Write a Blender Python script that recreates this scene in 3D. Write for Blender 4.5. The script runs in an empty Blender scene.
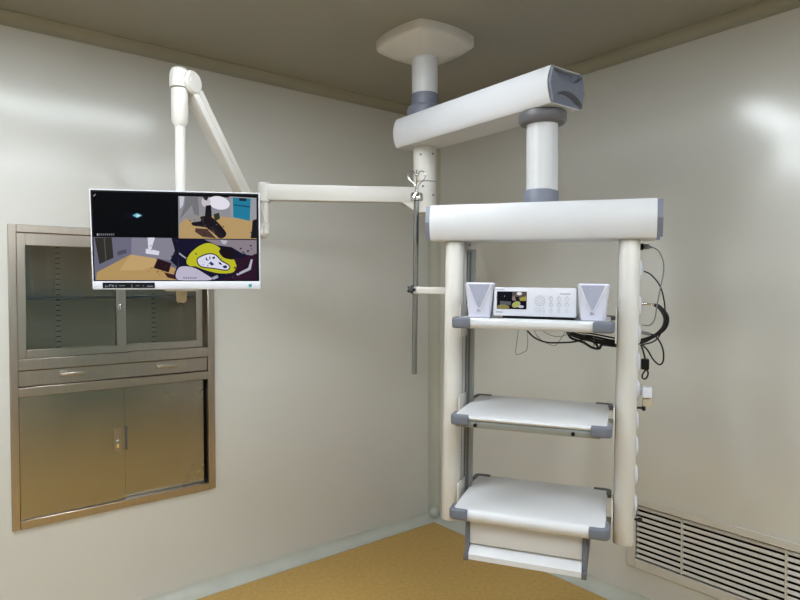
import bpy, bmesh, math, random
from mathutils import Matrix, Vector
random.seed(7)
COL = bpy.context.scene.collection
PI = math.pi

# ---------------------------------------------------------------- materials
def lin(c):
    c = c / 255.0
    return c / 12.92 if c <= 0.04045 else ((c + 0.055) / 1.055) ** 2.4
def rgb(r, g, b): return (lin(r), lin(g), lin(b), 1.0)

def mat(name, col, rough=0.5, metal=0.0, spec=0.5, noise=0.04, scale=6.0, bump=0.0, bscale=60.0,
        stretch=None, coat=0.0, rvar=0.0):
    m = bpy.data.materials.new(name); m.use_nodes = True
    nt = m.node_tree; N = nt.nodes; P = N['Principled BSDF']
    P.inputs['Roughness'].default_value = rough
    P.inputs['Metallic'].default_value = metal
    P.inputs['Specular IOR Level'].default_value = spec
    P.inputs['Coat Weight'].default_value = coat
    P.inputs['Coat Roughness'].default_value = 0.15
    tc = N.new('ShaderNodeTexCoord'); mp = N.new('ShaderNodeMapping')
    if stretch: mp.inputs['Scale'].default_value = stretch
    nt.links.new(tc.outputs['Object'], mp.inputs['Vector'])
    nz = N.new('ShaderNodeTexNoise'); nz.inputs['Scale'].default_value = scale; nz.inputs['Detail'].default_value = 4
    nt.links.new(mp.outputs['Vector'], nz.inputs['Vector'])
    rp = N.new('ShaderNodeValToRGB')
    rp.color_ramp.elements[0].position = 0.3; rp.color_ramp.elements[1].position = 0.7
    rp.color_ramp.elements[0].color = tuple(c * (1 - noise) for c in col[:3]) + (1,)
    rp.color_ramp.elements[1].color = tuple(min(1, c * (1 + noise)) for c in col[:3]) + (1,)
    nt.links.new(nz.outputs['Fac'], rp.inputs['Fac'])
    nt.links.new(rp.outputs['Color'], P.inputs['Base Color'])
    if rvar:
        mr = N.new('ShaderNodeMapRange')
        mr.inputs['To Min'].default_value = rough - rvar; mr.inputs['To Max'].default_value = rough + rvar
        nt.links.new(nz.outputs['Fac'], mr.inputs['Value']); nt.links.new(mr.outputs['Result'], P.inputs['Roughness'])
    if bump:
        n2 = N.new('ShaderNodeTexNoise'); n2.inputs['Scale'].default_value = bscale; n2.inputs['Detail'].default_value = 3
        nt.links.new(mp.outputs['Vector'], n2.inputs['Vector'])
        b = N.new('ShaderNodeBump'); b.inputs['Strength'].default_value = bump; b.inputs['Distance'].default_value = 0.01
        nt.links.new(n2.outputs['Fac'], b.inputs['Height']); nt.links.new(b.outputs['Normal'], P.inputs['Normal'])
    return m

def emis(name, col, s):
    m = bpy.data.materials.new(name); m.use_nodes = True
    P = m.node_tree.nodes['Principled BSDF']
    P.inputs['Base Color'].default_value = (0.8, 0.8, 0.8, 1)
    P.inputs['Emission Color'].default_value = col
    P.inputs['Emission Strength'].default_value = s
    return m

def screen_mat(name, s, rough=0.25):
    m = bpy.data.materials.new(name); m.use_nodes = True
    nt = m.node_tree; P = nt.nodes['Principled BSDF']
    a = nt.nodes.new('ShaderNodeVertexColor'); a.layer_name = 'Col'
    P.inputs['Base Color'].default_value = (0.002, 0.002, 0.002, 1)
    P.inputs['Roughness'].default_value = rough; P.inputs['Specular IOR Level'].default_value = 0.03
    nt.links.new(a.outputs['Color'], P.inputs['Emission Color'])
    P.inputs['Emission Strength'].default_value = s
    return m

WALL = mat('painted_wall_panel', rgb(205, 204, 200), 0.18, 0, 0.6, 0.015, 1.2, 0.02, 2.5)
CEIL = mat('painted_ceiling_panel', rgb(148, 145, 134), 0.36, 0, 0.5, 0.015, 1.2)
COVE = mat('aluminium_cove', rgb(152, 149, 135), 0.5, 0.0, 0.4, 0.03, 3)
SKIRT = mat('grey_green_cove_skirting', rgb(188, 189, 181), 0.4, 0, 0.5, 0.05, 8)
FLOOR = mat('ochre_vinyl', rgb(186, 150, 84), 0.5, 0, 0.4, 0.10, 45, 0.02, 200)
WHITE = mat('white_powder_coat', rgb(206, 206, 210), 0.32, 0, 0.5, 0.012, 5)
IVORY = mat('warm_white_paint', rgb(207, 203, 198), 0.36, 0, 0.5, 0.012, 5)
PLASTIC = mat('bright_white_plastic', rgb(209, 210, 220), 0.4, 0, 0.5, 0.01, 9)
BUMP = mat('slate_grey_rubber', rgb(104, 108, 120), 0.5, 0, 0.4, 0.03, 12)
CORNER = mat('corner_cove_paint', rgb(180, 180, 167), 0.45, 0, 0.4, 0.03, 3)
GREY = mat('blue_grey_plastic', rgb(114, 117, 132), 0.45, 0, 0.5, 0.03, 12, 0.02, 300)
DGREY = mat('dark_grey_plastic', rgb(96, 94, 98), 0.45, 0, 0.5, 0.03, 12)
ALU = mat('anodised_aluminium', rgb(146, 150, 148), 0.35, 0.5, 0.5, 0.03, 10)
CHROME = mat('chrome', rgb(215, 215, 215), 0.12, 1.0, 0.5, 0.01, 10)
POLEST = mat('steel_pole', rgb(150, 150, 148), 0.25, 1.0, 0.5, 0.02, 10)
STEEL = mat('brushed_stainless', rgb(184, 173, 162), 0.30, 1.0, 0.5, 0.05, 3.0, 0.0, 50, (60, 60, 1.2), 0, 0.04)
STEELD = mat('smudged_stainless_door', rgb(170, 165, 156), 0.26, 1.0, 0.5, 0.05, 5.0, 0.0, 3, None, 0, 0.04)
STEELIN = mat('dull_steel_inside', rgb(190, 180, 160), 0.5, 0.2, 0.4, 0.04, 4)
BLACK = mat('black_plastic', rgb(14, 14, 16), 0.45, 0, 0.2, 0.05, 10)
RUBBER = mat('black_rubber', rgb(14, 14, 15), 0.5, 0, 0.4, 0.05, 10)
DUCT = mat('dark_duct', rgb(14, 12, 13), 0.8, 0, 0.2, 0.05, 5)
CABLE = mat('grey_cable', rgb(112, 114, 112), 0.5, 0, 0.4, 0.03, 10)
LOUVER = mat('grille_paint', rgb(202, 198, 192), 0.45, 0, 0.4, 0.02, 6)
FABRIC = mat('grey_grille_cloth', rgb(158, 160, 180), 0.7, 0, 0.3, 0.08, 200)
SPK = mat('pale_lavender_plastic', rgb(196, 195, 211), 0.42, 0, 0.5, 0.01, 9)
MARK = mat('grey_print', rgb(120, 124, 140), 0.5, 0, 0.4, 0.02, 10)
TEAL = mat('teal_badge', rgb(40, 150, 160), 0.4, 0, 0.5, 0.02, 10)
TAN2 = mat('tan_tone', rgb(178, 164, 142), 0.45, 0, 0.5, 0.02, 10)
TAN = mat('shade_tinted_plastic', rgb(190, 178, 150), 0.45, 0, 0.5, 0.02, 10)  # pole end colour with its shade mixed into the tint
SCREEN = screen_mat('monitor_image', 1.15)
SCREEN2 = screen_mat('small_display_image', 1.1)
LAMP = emis('light_diffuser', (0.87, 0.955, 1.0, 1), 50.0)

def glass_mat():
    m = bpy.data.materials.new('cabinet_glass'); m.use_nodes = True
    P = m.node_tree.nodes['Principled BSDF']
    P.inputs['Base Color'].default_value = (0.92, 0.95, 0.92, 1)
    P.inputs['Roughness'].default_value = 0.03
    P.inputs['Transmission Weight'].default_value = 1.0
    P.inputs['IOR'].default_value = 1.45
    return m
GLASS = glass_mat()
SLOTS = mat('slotted_steel', rgb(196, 190, 172), 0.5, 0.2)
def add_slots(m):
    nt = m.node_tree; N = nt.nodes; P = N['Principled BSDF']
    tc = N.new('ShaderNodeTexCoord'); sp = N.new('ShaderNodeSeparateXYZ'); nt.links.new(tc.outputs['Object'], sp.inputs[0])
    d = N.new('ShaderNodeMath'); d.operation = 'DIVIDE'; d.inputs[1].default_value = 0.0265; nt.links.new(sp.outputs['Z'], d.inputs[0])
    fr = N.new('ShaderNodeMath'); fr.operation = 'FRACT'; nt.links.new(d.outputs[0], fr.inputs[0])
    lt = N.new('ShaderNodeMath'); lt.operation = 'LESS_THAN'; lt.inputs[1].default_value = 0.17; nt.links.new(fr.outputs[0], lt.inputs[0])
    mx = N.new('ShaderNodeMix'); mx.data_type = 'RGBA'
    old = P.inputs['Base Color'].links[0].from_socket
    nt.links.new(lt.outputs[0], mx.inputs['Factor']); nt.links.new(old, mx.inputs['A']); mx.inputs['B'].default_value = rgb(30, 28, 24)
    nt.links.new(mx.outputs['Result'], P.inputs['Base Color'])
add_slots(SLOTS)

# ---------------------------------------------------------------- mesh helpers
I4 = Matrix.Identity(4)
def merge(bm, t, M=I4):
    t.transform(M)
    bmesh.ops.recalc_face_normals(t, faces=t.faces)
    me = bpy.data.meshes.new('tmp'); t.to_mesh(me); t.free()
    bm.from_mesh(me); bpy.data.meshes.remove(me)

def box(bm, x0, x1, y0, y1, z0, z1, M=I4, bev=0.0, seg=2):
    t = bmesh.new(); bmesh.ops.create_cube(t, size=1)
    t.transform(Matrix.Translation(((x0+x1)/2, (y0+y1)/2, (z0+z1)/2)) @ Matrix.Diagonal((abs(x1-x0), abs(y1-y0), abs(z1-z0), 1)))
    if bev > 0: bmesh.ops.bevel(t, geom=t.edges[:], offset=bev, segments=seg, affect='EDGES', profile=0.5)
    merge(bm, t, M)

def align(p0, p1):
    d = Vector(p1) - Vector(p0)
    return Matrix.Translation(Vector(p0)) @ d.to_track_quat('Z', 'Y').to_matrix().to_4x4(), d.length

def lathe(bm, prof, M=I4, seg=40):
    t = bmesh.new(); rings = []
    for r, z in prof:
        if r < 1e-6: rings.append([t.verts.new((0, 0, z))])
        else: rings.append([t.verts.new((r*math.cos(2*PI*k/seg), r*math.sin(2*PI*k/seg), z)) for k in range(seg)])
    for a, b in zip(rings, rings[1:]):
        for k in range(seg):
            k2 = (k+1) % seg
            if len(a) == 1 and len(b) == 1: continue
            if len(a) == 1: t.faces.new((a[0], b[k], b[k2]))
            elif len(b) == 1: t.faces.new((a[k], a[k2], b[0]))
            else: t.faces.new((a[k], a[k2], b[k2], b[k]))
    for ring in (rings[0], rings[-1]):
        if len(ring) > 1: t.faces.new(ring)
    merge(bm, t, M)

def cyl(bm, p0, p1, r0, r1=None, seg=32, M=I4, ch=0.0):
    r1 = r0 if r1 is None else r1
    A, L = align(p0, p1)
    pr = [(r0, 0), (r1, L)] if ch <= 0 else [(r0-ch, 0), (r0, ch), (r1, L-ch), (r1-ch, L)]
    lathe(bm, pr, M @ A, seg)

def prism(bm, poly, z0, z1, M=I4, bev=0.0, seg=2):
    t = bmesh.new()
    f = t.faces.new([t.verts.new((x, y, z0)) for x, y in poly])
    e = bmesh.ops.extrude_face_region(t, geom=[f])
    for v in e['geom']:
        if isinstance(v, bmesh.types.BMVert): v.co.z = z1
    if bev > 0:
        es = [ed for ed in t.edges if abs(ed.verts[0].co.z - ed.verts[1].co.z) < 1e-7]
        bmesh.ops.bevel(t, geom=es, offset=bev, segments=seg, affect='EDGES', profile=0.5)
    merge(bm, t, M)

def smooth_path(pts, n=8):
    P = [Vector(p) for p in pts]
    if len(P) < 3: return P
    P = [P[0]*2 - P[1]] + P + [P[-1]*2 - P[-2]]
    out = []
    for i in range(1, len(P)-2):
        a, b, c, d = P[i-1:i+3]
        for k in range(n):
            u = k/n
            out.append(0.5*((2*b) + (c-a)*u + (2*a-5*b+4*c-d)*u*u + (3*b-a-3*c+d)*u**3))
    out.append(P[-2]); return out

def tube(bm, pts, r, M=I4, seg=10, smooth=True, n=8):
    P = smooth_path(pts, n) if smooth else [Vector(p) for p in pts]
    t = bmesh.new(); rings = []
    T = (P[1]-P[0]).normalized()
    up = Vector((0, 0, 1)) if abs(T.z) < 0.9 else Vector((1, 0, 0))
    nrm = T.cross(up).normalized()
    for i, p in enumerate(P):
        T2 = ((P[i+1]-p) if i == 0 else (p-P[i-1]) if i == len(P)-1 else (P[i+1]-P[i-1])).normalized()
        nrm = (nrm - T2*nrm.dot(T2)).normalized(); bn = T2.cross(nrm)
        rings.append([t.verts.new(p + (nrm*math.cos(2*PI*k/seg) + bn*math.sin(2*PI*k/seg))*r) for k in range(seg)])
    for a, b in zip(rings, rings[1:]):
        for k in range(seg): t.faces.new((a[k], a[(k+1) % seg], b[(k+1) % seg], b[k]))
    t.faces.new(rings[0]); t.faces.new(rings[-1])
    merge(bm, t, M)

def obj(name, bm, m, parent=None, label=None, angle=38):
    me = bpy.data.meshes.new(name)
    bm.to_mesh(me); bm.free()
    for p in me.polygons: p.use_smooth = True
    me.set_sharp_from_angle(angle=math.radians(angle))
    for x in (m if isinstance(m, (list, tuple)) else [m]): me.materials.append(x)
    o = bpy.data.objects.new(name, me); COL.objects.link(o)
    if parent is not None:
        r = parent
        while r.parent: r = r.parent
        # vertices are written in room coordinates; shift them to the thing's own base
        if parent.parent is None:
            me.transform(Matrix.Translation(-r.location)); o.parent = parent
        else:
            me.transform(Matrix.Translation(-r.location)); o.parent = parent
    if label: o['label'] = label
    return o

def thing(name, label, cat, loc, group=None):
    o = bpy.data.objects.new(name, None); COL.objects.link(o)
    o.location = loc; o.empty_display_size = 0.1
    o['label'] = label; o['category'] = cat
    if group: o['group'] = group
    return o

def struct(name, bm, m):
    o = obj(name, bm, m); o['kind'] = 'structure'; return o

def B(): return bmesh.new()

# ---------------------------------------------------------------- the room
H = 2.8; XL = -5.0; YB = -4.3
CX0, CX1, CZ0, CZ1 = -2.505, -1.580, 0.540, 1.891        # steel cabinet in the wall
VY0, VY1, VZ0, VZ1 = -2.86, -1.515, 0.240, 0.515         # return air opening
def wall_with_hole(axis, a0, a1, h):
    t = B(); us = [a0, h[0], h[1], a1]; vs = [0, h[2], h[3], H]
    V = {}
    for i, u in enumerate(us):
        for j, v in enumerate(vs):
            V[i, j] = t.verts.new((u, 0, v) if axis == 'x' else (0, u, v))
    for i in range(3):
        for j in range(3):
            if (i, j) != (1, 1): t.faces.new((V[i, j], V[i+1, j], V[i+1, j+1], V[i, j+1]))
    e = bmesh.ops.extrude_face_region(t, geom=t.faces[:])
    for g in e['geom']:
        if isinstance(g, bmesh.types.BMVert):
            if axis == 'x': g.co.y += 0.06
            else: g.co.x += 0.06
    bmesh.ops.recalc_face_normals(t, faces=t.faces)
    return t
struct('wall_left', wall_with_hole('x', XL, 0.0, (CX0+0.02, CX1-0.02, CZ0+0.02, CZ1-0.02)), WALL)
struct('wall_right', wall_with_hole('y', YB, 0.06, (VY0, VY1, VZ0, VZ1)), WALL)
b = B(); box(b, XL, 0.06, YB-0.06, YB, 0, H); struct('wall_back', b, WALL)
b = B(); box(b, XL-0.06, XL, YB-0.06, 0.06, 0, H); struct('wall_side', b, WALL)
b = B(); box(b, XL, 0.06, YB, 0.06, -0.05, 0); struct('floor', b, FLOOR)
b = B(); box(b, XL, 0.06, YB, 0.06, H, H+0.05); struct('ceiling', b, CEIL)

def cove(r, n=8, lip=0.004):
    # concave quarter profile in (u outwards from wall, v away from the other surface)
    p = [(0, 0), (r, 0)]
    for k in range(n+1):
        a = PI/2*k/n
        p.append((r - r*math.sin(a)+lip*(1-k/n)*0, r - r*math.cos(a)))
    p2 = [(0.0, 0.0), (r, 0.0), (r, lip)]
    for k in range(1, n): 
        a = PI/2*k/n
        p2.append((r - (r-lip)*math.sin(a), r - (r-lip)*math.cos(a)))
    p2 += [(lip, r), (0.0, r)]
    return p2
# left wall runs along X, right wall along Y
def along_x(poly, z, sz): # u -> -y, v -> sz*z
    t = B(); prism(t, poly, XL, 0.0, Matrix(((0, 0, 1, 0), (-1, 0, 0, 0), (0, sz, 0, z), (0, 0, 0, 1)))); return t
def along_y(poly, z, sz):
    t = B(); prism(t, poly, YB, 0.0, Matrix(((-1, 0, 0, 0), (0, 0, 1, 0), (0, sz, 0, z), (0, 0, 0, 1)))); return t
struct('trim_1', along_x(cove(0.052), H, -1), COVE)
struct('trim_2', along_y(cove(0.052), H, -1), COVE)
struct('baseboard_left', along_x(cove(0.062), 0, 1), SKIRT)
struct('baseboard_right', along_y(cove(0.062), 0, 1), SKIRT)
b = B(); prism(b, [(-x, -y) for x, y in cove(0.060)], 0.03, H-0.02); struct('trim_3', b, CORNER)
b = B(); lathe(b, [(0, -0.004), (0.022, 0.0), (0.034, 0.016), (0.036, 0.034), (0.028, 0.054), (0.012, 0.064), (0, 0.066)], Matrix.Translation((-0.032, -0.032, 0.022))); struct('trim_4', b, SKIRT)

TEALD = mat('teal_door_paint', rgb(52, 104, 116), 0.4, 0, 0.5, 0.03, 4)
b = B(); box(b, -2.0, -0.45, YB, YB+.045, 0.0, 2.1, bev=.003); door = struct('door_1', b, TEALD)
b = B()
for (x0, x1, z0, z1) in ((-2.08, -2.0, 0, 2.18), (-0.45, -0.37, 0, 2.18), (-2.0, -0.45, 2.1, 2.18)): box(b, x0, x1, YB, YB+.06, z0, z1)
struct('trim_5', b, COVE)
b = B(); tube(b, [(-0.62, YB+.05, .95), (-0.62, YB+.09, .97), (-0.62, YB+.09, 1.28), (-0.62, YB+.05, 1.30)], .012, smooth=False); struct('trim_6', b, CHROME)
# ---------------------------------------------------------------- ceiling lights (recessed panels above the picture, plus unseen ones added for fill)
def ceiling_light(x, y, lx, ly, label):
    r = thing('ceiling_light', label, 'ceiling light', (x, y, H), 'recessed ceiling panel lights')
    t = B()
    for (x0, x1, y0, y1) in ((-lx/2-.03, lx/2+.03, -ly/2-.03, -ly/2), (-lx/2-.03, lx/2+.03, ly/2, ly/2+.03),
                             (-lx/2-.03, -lx/2, -ly/2, ly/2), (lx/2, lx/2+.03, -ly/2, ly/2)):
        box(t, x+x0, x+x1, y+y0, y+y1, H-0.014, H)
    obj('frame', t, WHITE, r)
    t = B(); box(t, x-lx/2, x+lx/2, y-ly/2, y+ly/2, H-0.008, H-0.002); obj('diffuser', t, LAMP, r)
ceiling_light(-2.40, -1.45, 1.9, 0.15, 'flush ceiling light panel nearest the corner with the pendant')
ceiling_light(-3.55, -0.98, 1.2, 0.24, 'flush ceiling light panel nearest the steel wall cabinet')
ceiling_light(-2.30, -3.55, 1.5, 0.26, 'added unseen fill light panel in the middle of the room')  # unseen panel added to brighten the room from behind the view
ceiling_light(-0.95, -3.60, 0.9, 0.26, 'added unseen fill light panel close to the right wall')  # unseen panel added to brighten the near part of the right wall

# ---------------------------------------------------------------- recessed steel cabinet
cab = thing('instrument_cabinet', 'stainless steel instrument cabinet built into the left wall with glass sliding doors on top', 'cabinet', (-2.0425, 0.0, CZ0))
t = B()
f = 0.032; y0, y1 = -0.012, 0.055
for (x0, x1, z0, z1) in ((CX0, CX0+f, CZ0, CZ1), (CX1-f-.004, CX1, CZ0, CZ1), (CX0+f, CX1-f-.004, CZ1-0.034, CZ1), (CX0+f, CX1-f-.004, CZ0, CZ0+0.036),
                         (CX0+f, CX1-f-.004, 1.128, 1.170), (CX0+f, CX1-f-.004, 1.246, 1.296)):
    box(t, x0, x1, y0, y1, z0, z1, bev=0.002, seg=1)
obj('frame', t, STEEL, cab)
t = B()
iy = 0.36
box(t, CX0+.02, CX1-.02, iy, iy+.01, CZ0+.02, CZ1-.02)
box(t, CX0+.021, CX0+.029, 0.056, iy, CZ0+.021, CZ1-.021); box(t, CX1-.029, CX1-.021, 0.056, iy, CZ0+.021, CZ1-.021)
box(t, CX0+.03, CX1-.03, 0.056, iy, CZ0+.021, CZ0+.029); box(t, CX0+.03, CX1-.03, 0.056, iy, CZ1-.029, CZ1-.021)
box(t, CX0+.03, CX1-.03, 0.056, iy, 1.262, 1.270); box(t, CX0+.03, CX1-.03, 0.056, iy, 1.14, 1.148)
obj('body', t, STEELIN, cab, 'dull steel inside of the cabinet')
t = B(); box(t, CX0+.032, CX1-.032, 0.13, iy-.012, 1.556, 1.566); obj('shelf', t, DGREY, cab)  # dark grey stands in for shade on the shelf's front edge
for x in (-2.252, -1.782):
    t = B(); box(t, x-.016, x+.016, iy-.004, iy-.0005, 1.30, 1.86); st = obj('shelf_track', t, STEELIN, cab)
    t = B(); box(t, x-.010, x+.010, iy-.0052, iy-.0042, 1.31, 1.85); obj('slots', t, SLOTS, st)
def glass_door(x0, x1, ya, yb, z0, z1, name, sl, sr, rail_t, rail_b):
    t = B()
    box(t, x0, x0+sl, ya, yb, z0, z1, bev=.0015, seg=1); box(t, x1-sr, x1, ya, yb, z0, z1, bev=.0015, seg=1)
    box(t, x0+sl, x1-sr, ya, yb, z1-rail_t, z1, bev=.0015, seg=1); box(t, x0+sl, x1-sr, ya, yb, z0, z0+rail_b, bev=.0015, seg=1)
    d = obj('door', t, STEEL, cab)
    t = B(); ym = (ya+yb)/2; box(t, x0+sl-.002, x1-sr+.002, ym-.002, ym+.002, z0+rail_b-.002, z1-rail_t+.002)
    obj('glass_pane', t, GLASS, d)
    return d
dl = glass_door(-2.472, -2.018, 0.002, 0.022, 1.298, 1.856, 'l', 0.034, 0.044, 0.055, 0.036)
dr = glass_door(-2.060, -1.630, 0.027, 0.047, 1.298, 1.856, 'r', 0.040, 0.034, 0.055, 0.036)
t = B(); box(t, -2.055, -2.043, -0.004, 0.001, 1.500, 1.532, bev=.002); obj('lock', t, CHROME, dl, 'small shiny lock on the door stile')
# drawers
t = B(); box(t, -2.472, -1.617, 0.0, 0.05, 1.173, 1.243, bev=.002, seg=1); d = obj('drawer', t, STEEL, cab)
for xh in (-2.256, -1.824):
    t = B(); box(t, xh-.056, xh+.056, -0.003, 0.0, 1.203, 1.230, bev=.001, seg=1)
    obj('handle', t, STEEL, d)
    t = B(); box(t, xh-.052, xh+.050, -0.008, -0.0031, 1.205, 1.221, bev=.002); obj('handle_lip', t, STEEL, d)
# lower sliding doors
t = B(); box(t, -2.472, -2.030, 0.002, 0.022, 0.5768, 1.1275, bev=.002, seg=1); d1 = obj('door', t, STEELD, cab)
t = B(); box(t, -2.055, -1.628, 0.027, 0.047, 0.5768, 1.1275, bev=.002, seg=1); d2 = obj('door', t, STEELD, cab)
t = B()
for (x0, x1, z0, z1) in ((-2.082, -2.076, .815, .93), (-2.054, -2.048, .815, .93), (-2.076, -2.054, .815, .821), (-2.076, -2.054, .924, .93)): box(t, x0, x1, -0.002, 0.002, z0, z1)
box(t, -2.0755, -2.0545, -0.0005, 0.0015, .822, .923)
hp = obj('recessed_pull', t, STEEL, d1)
t = B(); box(t, -2.071, -2.059, -0.006, -0.001, .835, .875, bev=.0015); obj('latch', t, CHROME, d1)
t = B(); box(t, -2.024, -2.014, 0.0245, 0.0265, .815, .93); obj('finger_slot', t, DGREY, d2)

# ---------------------------------------------------------------- return air grille
vg = thing('air_return_grille', 'long horizontal louvred air return grille low on the right wall', 'grille', (0.0, (VY0+VY1)/2, VZ0-.045))
t = B(); w = 0.044
for (ya, yb, za, zb) in ((VY0-w, VY0, VZ0-w, VZ1+w-.01), (VY1, VY1+w, VZ0-w, VZ1+w-.01), (VY0, VY1, VZ1, VZ1+w-.01), (VY0, VY1, VZ0-w, VZ0)):
    box(t, -0.008, 0.010, ya, yb, za, zb, bev=.002, seg=1)
obj('frame', t, LOUVER, vg)
t = B(); n = 10; pitch = (VZ1-VZ0)/n
for k in range(n):
    z = VZ0 + (k+0.36)*pitch
    M = Matrix.Translation((0.012, 0, z)) @ Matrix.Rotation(math.radians(28), 4, 'Y')
    box(t, -0.009, 0.009, VY0+.001, VY1-.001, -0.0075, 0.0075, M, bev=.001, seg=1)
obj('louvres', t, LOUVER, vg)
for y in (-1.748, -2.192, -2.636):
    t = B(); box(t, 0.001, 0.016, y-.004, y+.004, VZ0+.001, VZ1-.001); obj('divider', t, LOUVER, vg)
t = B()
box(t, 0.20, 0.21, VY0, VY1, VZ0, VZ1); box(t, 0.061, 0.20, VY0-.01, VY0, VZ0, VZ1); box(t, 0.061, 0.20, VY1, VY1+.01, VZ0, VZ1)
box(t, 0.061, 0.20, VY0, VY1, VZ0-.01, VZ0); box(t, 0.061, 0.20, VY0, VY1, VZ1, VZ1+.01)
box(t, 0.028, 0.034, VY0+.001, VY1-.001, VZ0+.001, VZ1-.001)
obj('duct', t, DUCT, vg, 'dark duct behind the louvres')

# ---------------------------------------------------------------- ceiling pendant
P1 = Vector((-0.893, -0.922, 0)); P2 = Vector((-0.925, -1.649, 0))
pend = thing('ceiling_pendant', 'white ceiling mounted medical pendant with swing arm and three shelf equipment rack', 'medical pendant', (P1.x, P1.y, H))
# rack frame: rotated and sagging slightly under its load
TH, PH = -1.0212, 0.0148
HM = Matrix.Translation((P2.x, P2.y, 2.28)) @ Matrix.Rotation(TH, 4, 'Z') @ Matrix.Rotation(PH, 4, 'Y') @ Matrix.Translation((0, 0, -2.28))
OX = -0.003
HM = HM @ Matrix.Translation((OX, 0, 0))

# ceiling cover plate: square with bowed sides, rounded corners
def bowed(h, bow, rc, n=10):
    out = []
    for s in range(4):
        a = s*PI/2
        for k in range(n+1):
            u = -1 + 2*k/n
            x = u*(h-rc); y = h + bow*(1-u*u)
            out.append((x*math.cos(a)+y*math.sin(a), -x*math.sin(a)+y*math.cos(a)))
    return out
t = B()
poly = bowed(0.173, 0.024, 0.014)
rings = []
for (s, z) in ((1.0, H), (1.0, H-0.034), (0.99, H-0.042), (0.96, H-0.050), (0.90, H-0.058), (0.52, H-0.088), (0.40, H-0.094)):
    rings.append([t.verts.new((P1.x+s*x, P1.y+s*y, z)) for x, y in poly])
for a, c in zip(rings, rings[1:]):
    for k in range(len(a)): t.faces.new((a[k], a[(k+1) % len(a)], c[(k+1) % len(a)], c[k]))
t.faces.new(rings[0]); t.faces.new(rings[-1]); bmesh.ops.recalc_face_normals(t, faces=t.faces)
obj('ceiling_cover', t, IVORY, pend)
t = B(); lathe(t, [(0.062, 2.50), (0.062, 2.715)], Matrix.Translation(P1), 48); lathe(t, [(0.066, 2.70), (0.066, 2.712)], Matrix.Translation(P1), 48)
obj('column', t, WHITE, pend)
t = B(); lathe(t, [(0.086, 2.418), (0.086, 2.462), (0.080, 2.476), (0.066, 2.484), (0.0655, 2.532), (0.0635, 2.536)], Matrix.Translation(P1), 48)
obj('collar', t, GREY, pend, 'blue grey collar on top of the swing arm')
# profile shared by the arm and the rack beam
def hw(z, h, w, bulge): return w/2 + bulge*(1-(2*z/h)**2)
def profile(h, w, bulge, n=14, rc=0.0025):
    R = []
    for k in range(n+1):
        z = -h/2 + h*k/n; R.append((hw(z, h, w, bulge), z))
    R[0] = (R[0][0], -h/2+rc); R[-1] = (R[-1][0], h/2-rc)
    R = [(w/2-rc, -h/2)] + R + [(w/2-rc, h/2)]
    return R + [(-x, z) for x, z in reversed(R)]
def sleeve(t, poly, z0, z1, M, th=0.003):
    # thin hollow end of an extrusion
    inner = []
    for x, y in poly: inner.append((x - math.copysign(th, x), y - math.copysign(min(th, abs(y)), y)))
    t2 = B(); n = len(poly)
    o0 = [t2.verts.new((x, y, z0)) for x, y in poly]; o1 = [t2.verts.new((x, y, z1)) for x, y in poly]
    i0 = [t2.verts.new((x, y, z0)) for x, y in inner]; i1 = [t2.verts.new((x, y, z1)) for x, y in inner]
    for k in range(n):
        k2 = (k+1) % n
        for a, c in ((o0, o1), (o1, i1), (i1, i0), (i0, o0)): t2.faces.new((a[k], a[k2], c[k2], c[k]))
    merge(t, t2, M)
def end_cap(h, w, bulge, M, d=0.012, dip=0.046, back=0.022):
    """cap with scooped top and bottom; local x across, z up, +y outwards"""
    t = B(); nu = 24
    hh = h/2-0.0035
    def X(u, z): return u*(hw(max(-h/2, min(h/2, z)), h, w, bulge)-0.0035)
    rows = []
    for s in ('B0', 'B1', 'b2', 'b', 0, 't', 't2', 'T1', 'T0'):
        row = []
        for k in range(nu+1):
            u = -1+2*k/nu; v = max(0.0, 1-u*u)
            dp = dip*v**0.8+0.003; dd = d-(d+back)*0.75*min(1.0, 2.2*v)**0.6; ed = d-(d+back)*min(1.0, 2.2*v)**0.6-.001
            z, y = {'B0': (-hh, -back-.004), 'B1': (-hh, ed), 'b2': (-hh+max(.0015, dp-.0035), dd), 'b': (-hh+dp, d), 0: (0.0, d),
                    't': (hh-dp, d), 't2': (hh-max(.0015, dp-.0035), dd), 'T1': (hh, ed), 'T0': (hh, -back-.004)}[s]
            row.append(t.verts.new((X(u, z), y, z)))
        rows.append(row)
    for a, c in zip(rows, rows[1:]):
        for k in range(nu): t.faces.new((a[k], a[k+1], c[k+1], c[k]))
    for side in (0, nu):
        col = [r[side] for r in rows]
        base = [t.verts.new((v.co.x, -0.004, v.co.z)) for v in col[1:8]]
        for k in range(6): t.faces.new([col[k+1], col[k+2], base[k+1], base[k]])
    out = B(); merge(out, t, M); return out
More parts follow.
